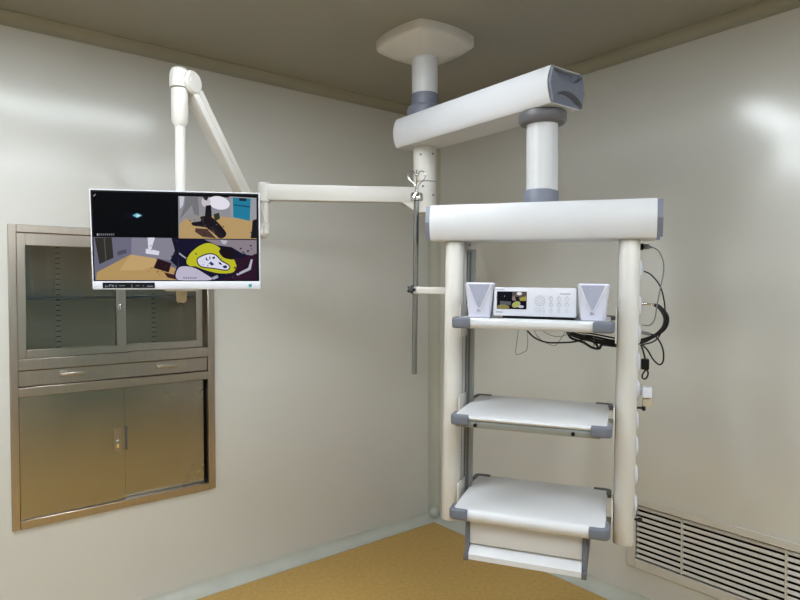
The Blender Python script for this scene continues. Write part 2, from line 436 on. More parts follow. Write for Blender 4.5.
# swing arm runs from the first column towards the room (-Y)
AH, AW, AB = 0.137, 0.172, 0.019
ca = Vector((-0.910, -0.831, 2.352)); cb = Vector((-0.9275, -1.757, 2.352))
dA = (cb-ca); LA = dA.length; dA.normalize()
sideA = Vector((-dA.y, dA.x, 0))
def frame(o, xa, ya): 
    za = xa.cross(ya)
    return Matrix(((xa.x, ya.x, za.x, o.x), (xa.y, ya.y, za.y, o.y), (xa.z, ya.z, za.z, o.z), (0, 0, 0, 1)))
Zv = Vector((0, 0, 1))
t = B(); prism(t, profile(AH, AW, AB), 0.008, LA-0.030, frame(ca, sideA, Zv)); sleeve(t, profile(AH, AW, AB), 0.0, 0.010, frame(ca, sideA, Zv)); sleeve(t, profile(AH, AW, AB), LA-0.032, LA, frame(ca, sideA, Zv))
arm = obj('swing_arm', t, WHITE, pend, None, 20)
def Mcap(o, out):  # +y local = out
    x = out.cross(Zv)
    return Matrix(((x.x, out.x, 0, o.x), (x.y, out.y, 0, o.y), (x.z, out.z, 1, o.z), (0, 0, 0, 1)))
obj('end_cap', end_cap(AH, AW, AB, Mcap(cb, dA)), GREY, arm, 'blue grey scooped end cap', 16)
obj('end_cap', end_cap(AH, AW, AB, Mcap(ca, -dA), 0.004, 0.03, 0.003), DGREY, arm, 'dark end cap by the first column', 16)
for s in (-1, 1):
    t = B(); o = cb + dA*0.012 + Vector((dA.y, -dA.x, 0))*s*0.090 + Vector((0, 0, 0.006))
    cyl(t, o - dA*0.003, o + dA*0.0015, 0.0042, seg=14)
    obj('cap_screw', t, CHROME, arm)
# lower part of the first column (carries the monitor arm hub)
t = B(); lathe(t, [(0.0555, 2.118), (0.0555, 2.283)], Matrix.Translation(P1), 48); lowcol = obj('lower_column', t, IVORY, pend)
# second column
t = B(); lathe(t, [(0.066, 2.236), (0.083, 2.240), (0.0905, 2.250), (0.0905, 2.276), (0.086, 2.2835)], Matrix.Translation(P2), 48); obj('collar', t, DGREY, pend, 'dark grey round collar under the arm end')
t = B()
ngon = []
for k in range(48):
    a = 2*PI*k/48; r = 0.0595 if k % 4 else 0.0605
    ngon.append((P2.x + r*math.cos(a+.3), P2.y + r*math.sin(a+.3)))
prism(t, ngon, 1.95, 2.238); obj('column', t, WHITE, pend)
t = B(); lathe(t, [(0.066, 1.934), (0.066, 1.978), (0.062, 1.985)], HM @ Matrix.Translation((-OX, 0, 0)), 48); obj('collar', t, GREY, pend, 'blue grey collar on top of the rack beam')
# rack beam
BH, BW, BB = 0.1405, 0.168, 0.018
ZT = 1.9313; ZC = ZT-BH/2
t = B(); MBm = HM @ Matrix(((0, 0, 1, 0), (1, 0, 0, 0), (0, 1, 0, ZC), (0, 0, 0, 1)))
prism(t, profile(BH, BW, BB), -0.387, 0.387, MBm); sleeve(t, profile(BH, BW, BB), 0.385, 0.417, MBm); sleeve(t, profile(BH, BW, BB), -0.417, -0.385, MBm)
beam = obj('rack_beam', t, WHITE, pend, None, 20)
for s in (-1, 1):
    Ml = Matrix(((0, s, 0, s*0.417), (-s, 0, 0, 0), (0, 0, 1, ZC), (0, 0, 0, 1)))
    obj('end_cap', end_cap(BH, BW, BB, HM @ Ml, 0.020, 0.04), GREY, beam, 'blue grey end cap', 16)
# uprights
UB = 0.667; UT = ZT-BH+0.001
def dprof(w, yf, yb, n=10):
    # rounded front towards -y, nearly flat back
    p = []
    for k in range(n+1):
        a = PI*k/n
        p.append((-w*math.cos(a), yf+0.036-0.036*math.sin(a)**0.8))
    return p + [(w, yb-.012), (w-.012, yb), (-w+.012, yb), (-w, yb-.012)]
ups = []
for s in (-1, 1):
    t = B(); prism(t, [(s*0.329+x, y) for x, y in dprof(0.037, -0.068, 0.05)], UB, UT, HM, bev=0.004, seg=2)
    u = obj('upright', t, IVORY, pend); ups.append(u)
    t = B(); box(t, s*0.2918-.0006, s*0.2918+.0006, -0.032, -0.026, UB+.002, UT-.002, HM); obj('edge_seam', t, DGREY, u)
t = B()
box(t, -0.2915, -0.262, 0.022, 0.027, UB+.02, UT-.03, HM); box(t, -0.2915, -0.2865, 0.027, 0.055, UB+.02, UT-.03, HM)
box(t, -0.267, -0.262, 0.027, 0.055, UB+.02, UT-.03, HM); 
rail = obj('equipment_rail', t, ALU, ups[0], 'aluminium rail on the inner side of the left upright')
t = B(); box(t, -0.281, -0.273, 0.0205, 0.0218, UB+.03, UT-.04, HM); box(t, -0.2915, -0.289, 0.0195, 0.0218, UB+.03, UT-.04, HM); obj('rail_groove', t, DGREY, ups[0])
t = B(); box(t, -0.2912, -0.248, 0.012, 0.0215, UT-.031, UT-.001, HM, bev=.002); obj('rail_bracket', t, IVORY, ups[0])
t = B(); cyl(t, (-0.279, 0.0119, UT-.014), (-0.279, 0.0105, UT-.014), 0.004, seg=12, M=HM); obj('rail_screw', t, DGREY, ups[0])
# round service outlets on the outer side of the right upright
for z in (1.680, 1.548, 1.442, 1.339, 1.237, 1.124, 1.027, 0.920, 0.808):
    t = B(); A, L_ = align((0.3655, -0.005, z), (0.40, -0.005, z))
    hgt = 0.034
    lathe(t, [(0.036, 0), (0.036, 0.002), (0.033, 0.0055), (0.024, 0.0085), (0.010, 0.0098), (0, 0.010)], HM @ A @ Matrix.Diagonal((1.1, 1.0, 1, 1)), 28)
    obj('outlet', t, PLASTIC, ups[1])
t = B(); cyl(t, (0.366, -0.01, 1.764), (0.377, -0.01, 1.764), 0.012, seg=16, M=HM); obj('socket_ring', t, BLACK, ups[1])
t = B(); cyl(t, (0.366, -0.02, 0.757), (0.380, -0.02, 0.757), 0.004, seg=12, M=HM); cyl(t, (0.378, -0.02, 0.757), (0.393, -0.02, 0.757), 0.0085, seg=14, M=HM, ch=.002); obj('grounding_stud', t, BLACK, ups[1])

# shelves
def bumper(t, sx, yf, zc, h, front=True):
    # L-shaped corner guard wrapped round the corner of the shelf, local frame
    s = 1 if sx > 0 else -1; X = abs(sx)
    d = 1 if front else -1
    pts = [(X-0.070, yf), (X-0.022, yf)]
    for k in range(1, 7):
        a = PI/2*k/6; pts.append((X-0.022+0.022*math.sin(a), yf + d*(0.022-0.022*math.cos(a))))
    pts += [(X, yf+d*0.075), (X-0.020, yf+d*0.075), (X-0.020, yf+d*0.030), (X-0.028, yf+d*0.022), (X-0.070, yf+d*0.022)]
    poly = [(s*x, y) for x, y in pts]
    prism(t, poly, zc-h/2, zc+h/2, HM, bev=min(.008, h*.3), seg=3)
YF, YBK = -0.243, 0.197
def shelf(zt, th, rail=False):
    t = B()
    # rounded front nose
    prof = [(YF+.004, zt-th*0.85), (YF, zt-th*0.5), (YF+.003, zt-th*0.2), (YF+.012, zt-.001), (YF+.03, zt), (YBK, zt), (YBK, zt-th), (YF+.012, zt-th)]
    prism(t, prof, -0.268, 0.268, HM @ Matrix(((0, 0, 1, 0), (1, 0, 0, 0), (0, 1, 0, 0), (0, 0, 0, 1))))
    s = obj('shelf', t, WHITE, pend)
    for sg in (-1, 1):
        t = B(); bumper(t, sg*0.284, YF-.008, zt-.018, 0.040); obj('corner_bumper', t, BUMP, s, 'slate grey corner bumper')
        t = B(); bumper(t, sg*0.284, YBK+.006, zt-.004, 0.017, False); obj('corner_bumper', t, DGREY, s, 'dark grey rear corner bumper')
        t = B(); box(t, sg*0.2705, sg*0.2905, -0.090, -0.055, zt-.088, zt+.042, HM, bev=.003) if False else None
        t2 = t
        box(t2, sg*0.2855, sg*0.2908, -0.092, 0.02, zt-.085, zt+.042, HM, bev=.002)
        box(t2, sg*0.262, sg*0.2855, -0.07, 0.015, zt-th-.010, zt-th-.001, HM, bev=.002)
        obj('bracket', t2, IVORY, s)
    if rail:
        t = B(); box(t, -0.264, 0.246, YF+.004, YF+.016, zt-th-.024, zt-th-.0005, HM, bev=.002); r = obj('front_rail', t, ALU, s, 'aluminium rail along the front edge')
        for x in (-0.189, 0.156):
            t = B(); cyl(t, (x, YF+.006, zt-th-.013), (x, YF-.004, zt-th-.013), 0.007, seg=14, M=HM); obj('rail_knob', t, BLACK, s)
    return s
Z1, Z2, Z3 = 1.4955, 1.138, 0.787
s1 = shelf(Z1, 0.038)
s2 = shelf(Z2, 0.020, True)
s3 = shelf(Z3, 0.044)
t = B()
box(t, -0.212, 0.192, -0.203, -0.185, 0.652, Z3-.0445, HM, bev=.002)
box(t, -0.205, 0.185, -0.185, 0.14, 0.604, Z3-.0445, HM)
drw = obj('drawer', t, WHITE, pend)
t = B()
prism(t, [(-0.186, 0.652), (-0.190, 0.648), (-0.222, 0.617), (-0.222, 0.598), (-0.186, 0.598)], -0.212, 0.192, HM @ Matrix(((0, 0, 1, 0), (1, 0, 0, 0), (0, 1, 0, 0), (0, 0, 0, 1))))
obj('drawer_grip', t, WHITE, drw)
for (x0, x1) in ((-0.2285, -0.2125), (0.1925, 0.2085)):
    t = B(); box(t, x0, x1, -0.208, 0.14, 0.592, Z3-.0445, HM, bev=.002); sp = obj('drawer_side', t, BUMP, drw, 'grey side cheek of the drawer')
    t = B(); box(t, x0-.001, x1+.001, -0.226, -0.18, 0.592, 0.615, HM, bev=.003); obj('corner_block', t, DGREY, drw)

# ---------------------------------------------------------------- monitor arm
marm = thing('monitor_boom', 'white articulated monitor arm swinging left from the ceiling column', 'monitor arm', (P1.x, P1.y, 1.97))
hubz0, hubz1 = 1.968, 2.114
t = B(); lathe(t, [(0.045, hubz0-.006), (0.0555, hubz0), (0.0555, hubz1)], Matrix.Translation(P1), 48)
hub = obj('hub', t, IVORY, marm)
e1 = Vector((-1.548, -0.538, 0)); hd = (e1-P1); Lh = hd.length; hd.normalize(); hs = Vector((-hd.y, hd.x, 0))
Mh = Matrix(((hd.x, hs.x, 0, P1.x), (hd.y, hs.y, 0, P1.y), (0, 0, 1, 0), (0, 0, 0, 1)))
t = B(); box(t, 0.03, Lh, -0.028, 0.028, 2.015, 2.089, Mh, bev=.005, seg=2)
prism(t, [(0.03, 2.016), (0.115, 2.016), (0.05, 1.972), (0.03, 1.972)], -0.024, 0.024, Mh @ Matrix(((1, 0, 0, 0), (0, 0, -1, 0), (0, 1, 0, 0), (0, 0, 0, 1))))
obj('horizontal_arm', t, IVORY, marm)
vd = Vector((-0.5, -0.85, 0)).normalized()
for (ang, z) in ((-0.35, 2.09), (0.6, 2.05), (-0.55, 2.24), (0.55, 2.245)):
    r = Vector((vd.x*math.cos(ang)-vd.y*math.sin(ang), vd.x*math.sin(ang)+vd.y*math.cos(ang), 0))
    t = B(); o = P1 + r*0.0545 + Vector((0, 0, z)); cyl(t, o, o+r*0.0018, 0.0055, seg=12)
    obj('set_screw', t, DGREY, marm if z < 2.114 else lowcol)
t = B(); lathe(t, [(0.018, 2.098), (0.023, 2.094), (0.0235, 1.915), (0.022, 1.910)], Matrix.Translation(e1), 32)
lathe(t, [(0.030, 2.008), (0.030, 2.094), (0.026, 2.098)], Matrix.Translation(e1), 32)
obj('elbow_post', t, IVORY, marm)
# spring arm
E0 = Vector((-1.563, -0.531, 1.875)); H0 = Vector((-1.975, -0.756, 2.413))
pd = Vector((-2.0105, -0.752, 0))          # drop pole axis
dirS = (H0-E0); LS = dirS.length; dirS.normalize()
hz = Vector((dirS.x, dirS.y, 0)).normalized(); nS = Vector((hz.y, -hz.x, 0))   # horizontal normal of the arm plane
upS = nS.cross(dirS); 
if upS.z < 0: upS = -upS
MS = Matrix(((dirS.x, nS.x, upS.x, E0.x), (dirS.y, nS.y, upS.y, E0.y), (dirS.z, nS.z, upS.z, E0.z), (0, 0, 0, 1)))
t = B()
box(t, 0.02, LS-0.01, -0.024, 0.024, -0.030, 0.022, MS, bev=.004)
box(t, 0.05, LS-0.04, -0.027, 0.027, -0.002, 0.024, MS, bev=.003)
obj('spring_arm', t, IVORY, marm)
t = B(); cyl(t, E0-nS*0.028, E0+nS*0.028, 0.036, M=I4, ch=.008)
lathe(t, [(0.0245, 1.86), (0.0245, 1.908)], Matrix.Translation(e1), 32)
obj('elbow_knuckle', t, IVORY, marm)
t = B(); cyl(t, H0-nS*0.030, H0+nS*0.030, 0.046, M=I4, ch=.008); obj('shoulder_joint', t, IVORY, marm)
t = B(); c1 = H0 + nS*0.0303; cyl(t, c1 - nS*0.001, c1+nS*0.0008, 0.0045, seg=12); obj('joint_screw', t, DGREY, marm)
# dome + sleeve + pole
t = B(); lathe(t, [(0.0365, 2.388), (0.0375, 2.40), (0.0365, 2.440), (0.030, 2.460), (0.016, 2.468), (0, 2.469)], Matrix.Translation(pd), 36)
d2_ = (Vector((H0.x, H0.y, 0)) - pd); 
Mb, Lb = align(pd + Vector((0, 0, 2.42)), H0)
lathe(t, [(0.034, 0.0), (0.040, Lb*0.6), (0.040, Lb)], Mb, 28)
obj('head_joint', t, IVORY, marm)
t = B(); lathe(t, [(0.020, 2.238), (0.0315, 2.258), (0.0315, 2.381), (0.0295, 2.385)], Matrix.Translation(pd), 36)
sl = obj('pole_sleeve', t, IVORY, marm)
toC = (Vector((-2.85, -3.162, 0)) - pd).normalized()
for z, r in ((2.373, .006), (2.352, .0045)):
    t = B(); o = pd + toC*0.0310 + Vector((0.004, 0.003, z)); cyl(t, o, o+toC*0.0016, r, seg=12); obj('sleeve_screw', t, BLACK, sl)
t = B(); lathe(t, [(0.0195, 1.60), (0.0195, 2.24)], Matrix.Translation(pd), 32); obj('drop_pole', t, IVORY, marm)
t = B(); lathe(t, [(0.0, 1.553), (0.016, 1.554), (0.0185, 1.560), (0.0215, 1.615), (0.0215, 1.66), (0.0195, 1.664)], Matrix.Translation(pd), 32); obj('pole_end_cap', t, TAN, marm, 'tapered cap tinted beige for shade at the lower end of the pole')

# ---------------------------------------------------------------- monitor
mc = Vector((-2.061, -0.859, 1.788))
mn_ = Vector((-0.478, -0.876, -0.073)).normalized(); mr_ = Vector((0.878, -0.479, 0.0)).normalized(); mu_ = mn_.cross(mr_).normalized()
if mu_.z < 0: mu_ = -mu_
# local x right, y towards the viewer, z up
MM = Matrix(((mr_.x, mn_.x, mu_.x, mc.x), (mr_.y, mn_.y, mu_.y, mc.y), (mr_.z, mn_.z, mu_.z, mc.z), (0, 0, 0, 1)))
mon = thing('monitor', 'white framed wide monitor showing four camera views, hanging in front of the steel cabinet', 'monitor', mc)
W2, H2 = 0.300, 0.1825
t = B(); box(t, -W2, W2, -0.018, -0.001, -H2, H2, MM, bev=.004); box(t, -0.22, 0.22, -0.046, -0.017, -0.13, 0.12, MM, bev=.012)
box(t, -W2, W2, -0.0015, 0.0045, -H2, -H2+0.030, MM, bev=.002)
for (x0, x1, z0, z1) in ((-W2, -W2+.004, -H2+.03, H2), (W2-.004, W2, -H2+.03, H2), (-W2+.004, W2-.004, H2-.004, H2)): box(t, x0, x1, -0.0015, 0.0035, z0, z1, MM)
case = obj('casing', t, PLASTIC, mon)
t = B(); box(t, -W2+.004, W2-.004, -0.001, 0.002, -H2+.0301, H2-.004, MM); bez = obj('bezel', t, BLACK, mon)
t = B(); box(t, -0.265, -0.083, 0.004, 0.0056, -H2+.005, -H2+.026, MM, bev=.0007, seg=1); strip = obj('control_strip', t, BLACK, mon)
t = B()
for (x, w_, z, h_) in ((-.256, .0025, .012, .008), (-.2535, .008, .012, .0022), (-.243, .0022, .0135, .008), (-.240, .006, .018, .002), (-.240, .005, .0145, .002), (-.232, .0022, .0135, .008), (-.2285, .0022, .0135, .008),
                       (-.220, .003, .013, .006), (-.165, .003, .016, .004), (-.165, .003, .010, .004), (-.150, .012, .014, .0025), (-.125, .003, .014, .003), (-.110, .020, .012, .004), (-.208, .02, .014, .002)):
    box(t, x, x+w_, 0.0055, 0.0061, -H2+z-h_/2, -H2+z+h_/2, MM)
obj('strip_marks', t, MARK, strip)
t = B(); box(t, 0.256, 0.268, 0.004, 0.0056, -H2+.008, -H2+.020, MM, bev=.001, seg=1); obj('badge', t, TEAL, mon, 'small square teal badge')
t = B(); cyl(t, (-0.0, -0.045, 0.0), (0.0, -0.075, 0.0), 0.05, M=MM, seg=24)
aq = MM @ Vector((0, -0.07, 0)); tgt = Vector((pd.x, pd.y, aq.z))
cyl(t, aq, tgt, 0.02, seg=20); lathe(t, [(0.026, aq.z-.05), (0.026, aq.z+.05)], Matrix.Translation(pd), 28)
obj('mount', t, IVORY, mon)
t = B(); box(t, -0.05, 0.07, -0.03, -0.006, -H2-.008, -H2+.004, MM, bev=.003); obj('lower_latch', t, IVORY, mon)

def colour_mesh(name, polys, M, m, parent, z0=0.0, dz=0.00012):
    """flat picture: list of (points in local x,z ; rgb) drawn back to front on real stacked surfaces"""
    bm = B(); lay = bm.loops.layers.float_color.new('Col')
    for i, (pts, c) in enumerate(polys):
        vs = [bm.verts.new(M @ Vector((x, z0+i*dz*0.35, z))) for x, z in pts]
        f_ = bm.faces.new(vs)
        for l in f_.loops: l[lay] = (lin(c[0]), lin(c[1]), lin(c[2]), 1)
    bm.normal_update()
    nrm = (M.to_3x3() @ Vector((0, 1, 0)))
    for f_ in bm.faces:
        if f_.normal.dot(nrm) < 0: f_.normal_flip()
    return obj(name, bm, m, parent)
SX0, SX1, SZ0, SZ1 = -0.291, 0.290, -H2+.0335, H2-.0105
def uvpx(x, y):
    xl = 91.5 + 3*max(0, (y-191.5)/90); xr = 257.5+0.5*max(0, (y-195)/86)
    u = (x-xl)/(xr-xl); yt = 191.5+4*(x-91.5)/166; v = (y-yt)/(281.5-yt)
    u = min(1, max(0, u)); v = min(1, max(0, v))
    return (SX0+(SX1-SX0)*u, SZ1-(SZ1-SZ0)*v)
def A4(l): return [uvpx(85+x/5.453, 185+y/5.453) for x, y in l]
def A5(l): return [uvpx(170+x/5.453, 185+y/5.453) for x, y in l]
def ell(cx, cy, rx, ry, n=22, rot=0):
    return [(cx+rx*math.cos(2*PI*k/n)*math.cos(rot)-ry*math.sin(2*PI*k/n)*math.sin(rot), cy+rx*math.cos(2*PI*k/n)*math.sin(rot)+ry*math.sin(2*PI*k/n)*math.cos(rot)) for k in range(n)]
PX = lambda l: [uvpx(*q) for q in l]
def blob(l, n=5):
    out = []; m = len(l)
    for i in range(m):
        a, b_, c_, d_ = (Vector(l[(i+k-1) % m]) for k in range(4))
        for k in range(n):
            u = k/n
            p_ = 0.5*((2*b_)+(c_-a)*u+(2*a-5*b_+4*c_-d_)*u*u+(3*b_-a-3*c_+d_)*u**3); out.append((p_.x, p_.y))
    return out
pic = []
def add(pts, c): pic.append((pts, c))
add(PX([(90, 190), (258, 190), (258, 283), (90, 283)]), (3, 4, 9))
# top left: dark endoscope view with a bright glint
add(A4(ell(262, 166, 55, 16)), (8, 12, 28)); add(A4(ell(275, 166, 28, 14)), (25, 45, 75))
add(A4([(252, 165), (275, 153), (302, 166), (275, 179)]), (120, 195, 215)); add(A4(ell(280, 167, 10, 6)), (205, 235, 225))
add(A4([(42, 60), (52, 48), (56, 50), (46, 62)]), (170, 170, 170))
for k in range(9): add(A4([(62+k*10.5, 265), (69+k*10.5, 265), (69+k*10.5, 276), (62+k*10.5, 276)]), (110, 112, 116) if k else (190, 190, 190))
# top right: treatment room with teal door
add(PX([(176.5, 196), (256.6, 198), (257, 238.3), (176.8, 238.3)]), (150, 148, 156))
add(A5([(320, 62), (475, 70), (475, 200), (330, 180)]), (158, 160, 166))
add(A5([(40, 215), (95, 168), (240, 168), (330, 178), (440, 192), (475, 200), (475, 296), (40, 292)]), (188, 158, 108))
add(A5([(340, 68), (442, 74), (436, 196), (342, 176)]), (34, 128, 160)); add(A5([(376, 70), (418, 72), (418, 88), (376, 86)]), (20, 40, 55))
add(A5([(345, 104), (438, 114), (438, 124), (345, 112)]), (20, 90, 120))
add(A5([(42, 60), (70, 62), (62, 110), (45, 130)]), (205, 208, 220)); add(A5([(75, 60), (145, 62), (152, 170), (128, 176), (110, 110), (60, 170), (42, 190), (70, 110)]), (122, 122, 126))
add(A5(ell(262, 97, 62, 36, rot=.2)), (238, 234, 245)); add(A5(ell(190, 92, 26, 28)), (205, 200, 205)); add(A5([(170, 60), (205, 62), (195, 85), (180, 80)]), (40, 40, 44))
add(A5([(188, 112), (218, 108), (222, 188), (182, 186)]), (22, 20, 26)); add(A5(ell(122, 180, 48, 20, rot=.2)), (150, 146, 146))
add(A5(blob([(160, 172), (225, 178), (302, 262), (266, 292), (200, 236), (120, 222), (112, 204), (160, 196)])), (28, 22, 30))
add(A5([(130, 236), (195, 240), (245, 292), (170, 284), (128, 256)]), (80, 58, 52)); add(A5([(232, 160), (262, 150), (268, 182), (238, 200)]), (50, 56, 40))
add(A5([(196, 236), (228, 222), (288, 280), (266, 292)]), (40, 30, 34))
add(A5([(452, 192), (475, 186), (475, 292), (440, 292), (448, 240)]), (28, 24, 32))
# bottom left: empty corner of the room
add(PX([(93, 237.2), (176.5, 238.2), (177, 283), (93, 283)]), (112, 110, 130))
add(A4([(245, 288), (500, 292), (500, 420), (245, 385)]), (138, 136, 152)); add(A4([(50, 288), (140, 287), (150, 400), (75, 435)]), (52, 50, 46)); add(A4([(98, 290), (104, 290), (112, 415), (108, 417)]), (90, 88, 82))
add(A4([(170, 365), (218, 352), (220, 374), (172, 388)]), (82, 82, 100))
add(A4([(58, 524), (62, 480), (240, 382), (370, 402), (500, 468), (500, 524)]), (186, 154, 100)); add(A4([(240, 382), (370, 402), (420, 430), (300, 470), (180, 470)]), (200, 168, 116))
add(A4([(332, 288), (372, 288), (352, 352), (396, 364), (392, 386), (322, 376), (322, 350), (336, 350)]), (226, 226, 242))
add(A4([(386, 404), (462, 430), (446, 482), (364, 456)]), (40, 18, 28)); add(A4([(462, 290), (500, 288), (500, 522), (470, 505), (490, 450), (455, 415), (480, 360)]), (20, 20, 44)); add(A4([(420, 480), (500, 500), (500, 524), (440, 510)]), (60, 30, 34))
# bottom right: foot model on a yellow cushion
add(PX([(177, 238.5), (257, 239.5), (257.6, 283), (177.3, 283)]), (20, 18, 46))
add(A5([(180, 298), (475, 302), (475, 392), (400, 380), (330, 340), (250, 330)]), (142, 132, 142)); add(A5([(270, 300), (310, 305), (300, 326), (280, 322)]), (190, 188, 205))
add(A5(blob([(38, 455), (110, 452), (180, 488), (215, 524), (36, 524)])), (196, 190, 212))
add(A5(blob([(80, 425), (96, 382), (148, 336), (205, 318), (262, 342), (292, 386), (350, 414), (358, 448), (336, 482), (262, 486), (190, 470), (130, 448), (100, 446)])), (196, 194, 40))
add(A5(blob([(136, 410), (165, 386), (210, 374), (248, 384), (274, 412), (314, 436), (324, 456), (302, 472), (230, 462), (156, 450)])), (30, 32, 50))
add(A5(blob([(142, 411), (168, 392), (210, 380), (244, 389), (270, 417), (310, 440), (318, 455), (300, 466), (230, 456), (160, 445)])), (226, 226, 246))
for q in ([(205, 430), (215, 420), (235, 436), (220, 444)], [(222, 398), (236, 392), (240, 402), (228, 408)], [(258, 424), (270, 426), (280, 440), (262, 436)], [(185, 402), (192, 398), (198, 416), (190, 414)], [(280, 448), (300, 440), (308, 452), (290, 460)], [(206, 396), (212, 392), (214, 408), (208, 408)]): add(A5(q), (40, 46, 90))
add(A5(blob([(262, 358), (310, 338), (352, 374), (342, 408), (300, 404), (276, 390)])), (24, 16, 24)); add(A5([(345, 404), (440, 390), (475, 375), (475, 524), (255, 524), (340, 492), (362, 450)]), (44, 20, 40))
add(A5([(358, 490), (426, 456), (442, 408), (452, 410), (440, 466), (364, 500)]), (186, 186, 204)); add(A5([(40, 370), (80, 400), (76, 406), (40, 380)]), (170, 170, 190)); add(A5([(215, 512), (250, 496), (258, 510), (230, 522)]), (170, 168, 190))
for k in range(6): add(A5([(62+k*13, 508), (70+k*13, 508), (70+k*13, 516), (62+k*13, 516)]), (120, 118, 135))
rnd = random.Random(3)
for (x0, y0, x1, y1, n_, cols) in ((170, 190, 300, 285, 12, [(52, 44, 50), (14, 12, 18), (96, 84, 84)]), (100, 160, 175, 235, 6, [(120, 112, 112), (60, 54, 56)]), (440, 195, 475, 290, 5, [(60, 56, 66), (14, 12, 18)]),
                               (350, 330, 465, 400, 8, [(24, 16, 28), (80, 66, 84)]), (280, 430, 470, 520, 12, [(24, 12, 26), (70, 44, 66), (16, 14, 34)]), (160, 400, 300, 455, 9, [(40, 46, 96), (70, 80, 140)]), (50, 320, 140, 430, 6, [(30, 30, 66), (12, 10, 30)])):
    for k in range(n_):
        cx, cy = rnd.uniform(x0, x1), rnd.uniform(y0, y1); r0 = rnd.uniform(3, 8)
        if cols[0] == (40, 46, 96): r0 = rnd.uniform(2.5, 5)
        add(A5([(cx+r0*rnd.uniform(.5, 1.3)*math.cos(a), cy+r0*rnd.uniform(.4, 1.1)*math.sin(a)) for a in (0.2, 1.4, 2.5, 3.7, 5.0)]), rnd.choice(cols))
for (x0, y0, x1, y1, n_, cols) in ((385, 410, 445, 475, 6, [(60, 36, 44), (26, 10, 18)]), (460, 300, 500, 470, 9, [(40, 40, 72), (10, 10, 26)]), (330, 440, 480, 515, 6, [(150, 112, 78), (120, 84, 66)]), (330, 295, 390, 380, 4, [(180, 180, 204), (244, 244, 252)])):
    for k in range(n_):
        cx, cy = rnd.uniform(x0, x1), rnd.uniform(y0, y1); r0 = rnd.uniform(3, 8)
        add(A4([(cx+r0*rnd.uniform(.5, 1.3)*math.cos(a), cy+r0*rnd.uniform(.4, 1.1)*math.sin(a)) for a in (0.2, 1.4, 2.5, 3.7, 5.0)]), rnd.choice(cols))
colour_mesh('screen_image', pic, MM, SCREEN, bez, 0.0022)

# ---------------------------------------------------------------- IV pole
ivx, ivy = -0.515, 0.03
iv = thing('iv_pole', 'thin chrome infusion pole with hooks on top, clamped beside the left upright', 'iv pole', HM @ Vector((ivx, ivy, 1.235)))
t = B(); cyl(t, (ivx, ivy, 1.236), (ivx, ivy, 1.985), 0.0115, seg=24, M=HM, ch=.002); cyl(t, (ivx, ivy, 1.60), (ivx, ivy, 2.0), 0.0085, seg=20, M=HM); obj('pole', t, POLEST, iv)
t = B(); lathe(t, [(0.012, 1.966), (0.027, 1.968), (0.0275, 1.974), (0.027, 1.992), (0.022, 2.000), (0.010, 2.003)], HM @ Matrix.Translation((ivx, ivy, 0)), 28); obj('hook_collar', t, CHROME, iv)
for k in range(4):
    a = PI/4*0.4 + k*PI/2
    pts = []
    for (r, z) in ((0.006, 1.998), (0.006, 2.025), (0.011, 2.038), (0.025, 2.050), (0.036, 2.066), (0.034, 2.084), (0.022, 2.092), (0.010, 2.086), (0.004, 2.070)):
        pts.append((ivx + r*math.cos(a), ivy + r*math.sin(a), z))
    t = B(); tube(t, pts, 0.0026, HM, 8); obj('hook', t, CHROME, iv)
t = B(); box(t, ivx-.004, -0.3665, ivy-.014, ivy+.012, 1.577, 1.606, HM, bev=.003); cyl(t, (ivx, ivy, 1.577), (ivx, ivy, 1.606), 0.018, seg=24, M=HM); obj('clamp_arm', t, IVORY, iv)
t = B()
star = []
for k in range(40):
    a = 2*PI*k/40; r = 0.0155 + 0.0035*math.cos(5*a); star.append((r*math.cos(a), r*math.sin(a)))
prism(t, star, 0.0, 0.016, HM @ Matrix.Translation((ivx-.010, ivy-.018, 1.5915)) @ Matrix.Rotation(math.radians(70), 4, 'X'), bev=.003); obj('clamp_knob', t, RUBBER, iv)

# ---------------------------------------------------------------- things on the top shelf
def text_mesh(s, size, M, ext=0.0004):
    cu = bpy.data.curves.new('txt', 'FONT'); cu.body = s; cu.size = size; cu.extrude = ext; cu.align_x = 'CENTER'; cu.align_y = 'CENTER'; cu.resolution_u = 2
    o = bpy.data.objects.new('txt', cu); COL.objects.link(o)
    dg = bpy.context.evaluated_depsgraph_get(); me = bpy.data.meshes.new_from_object(o.evaluated_get(dg))
    bpy.data.objects.remove(o)
    bm = B(); bm.from_mesh(me); bpy.data.meshes.remove(me); bm.transform(M); return bm

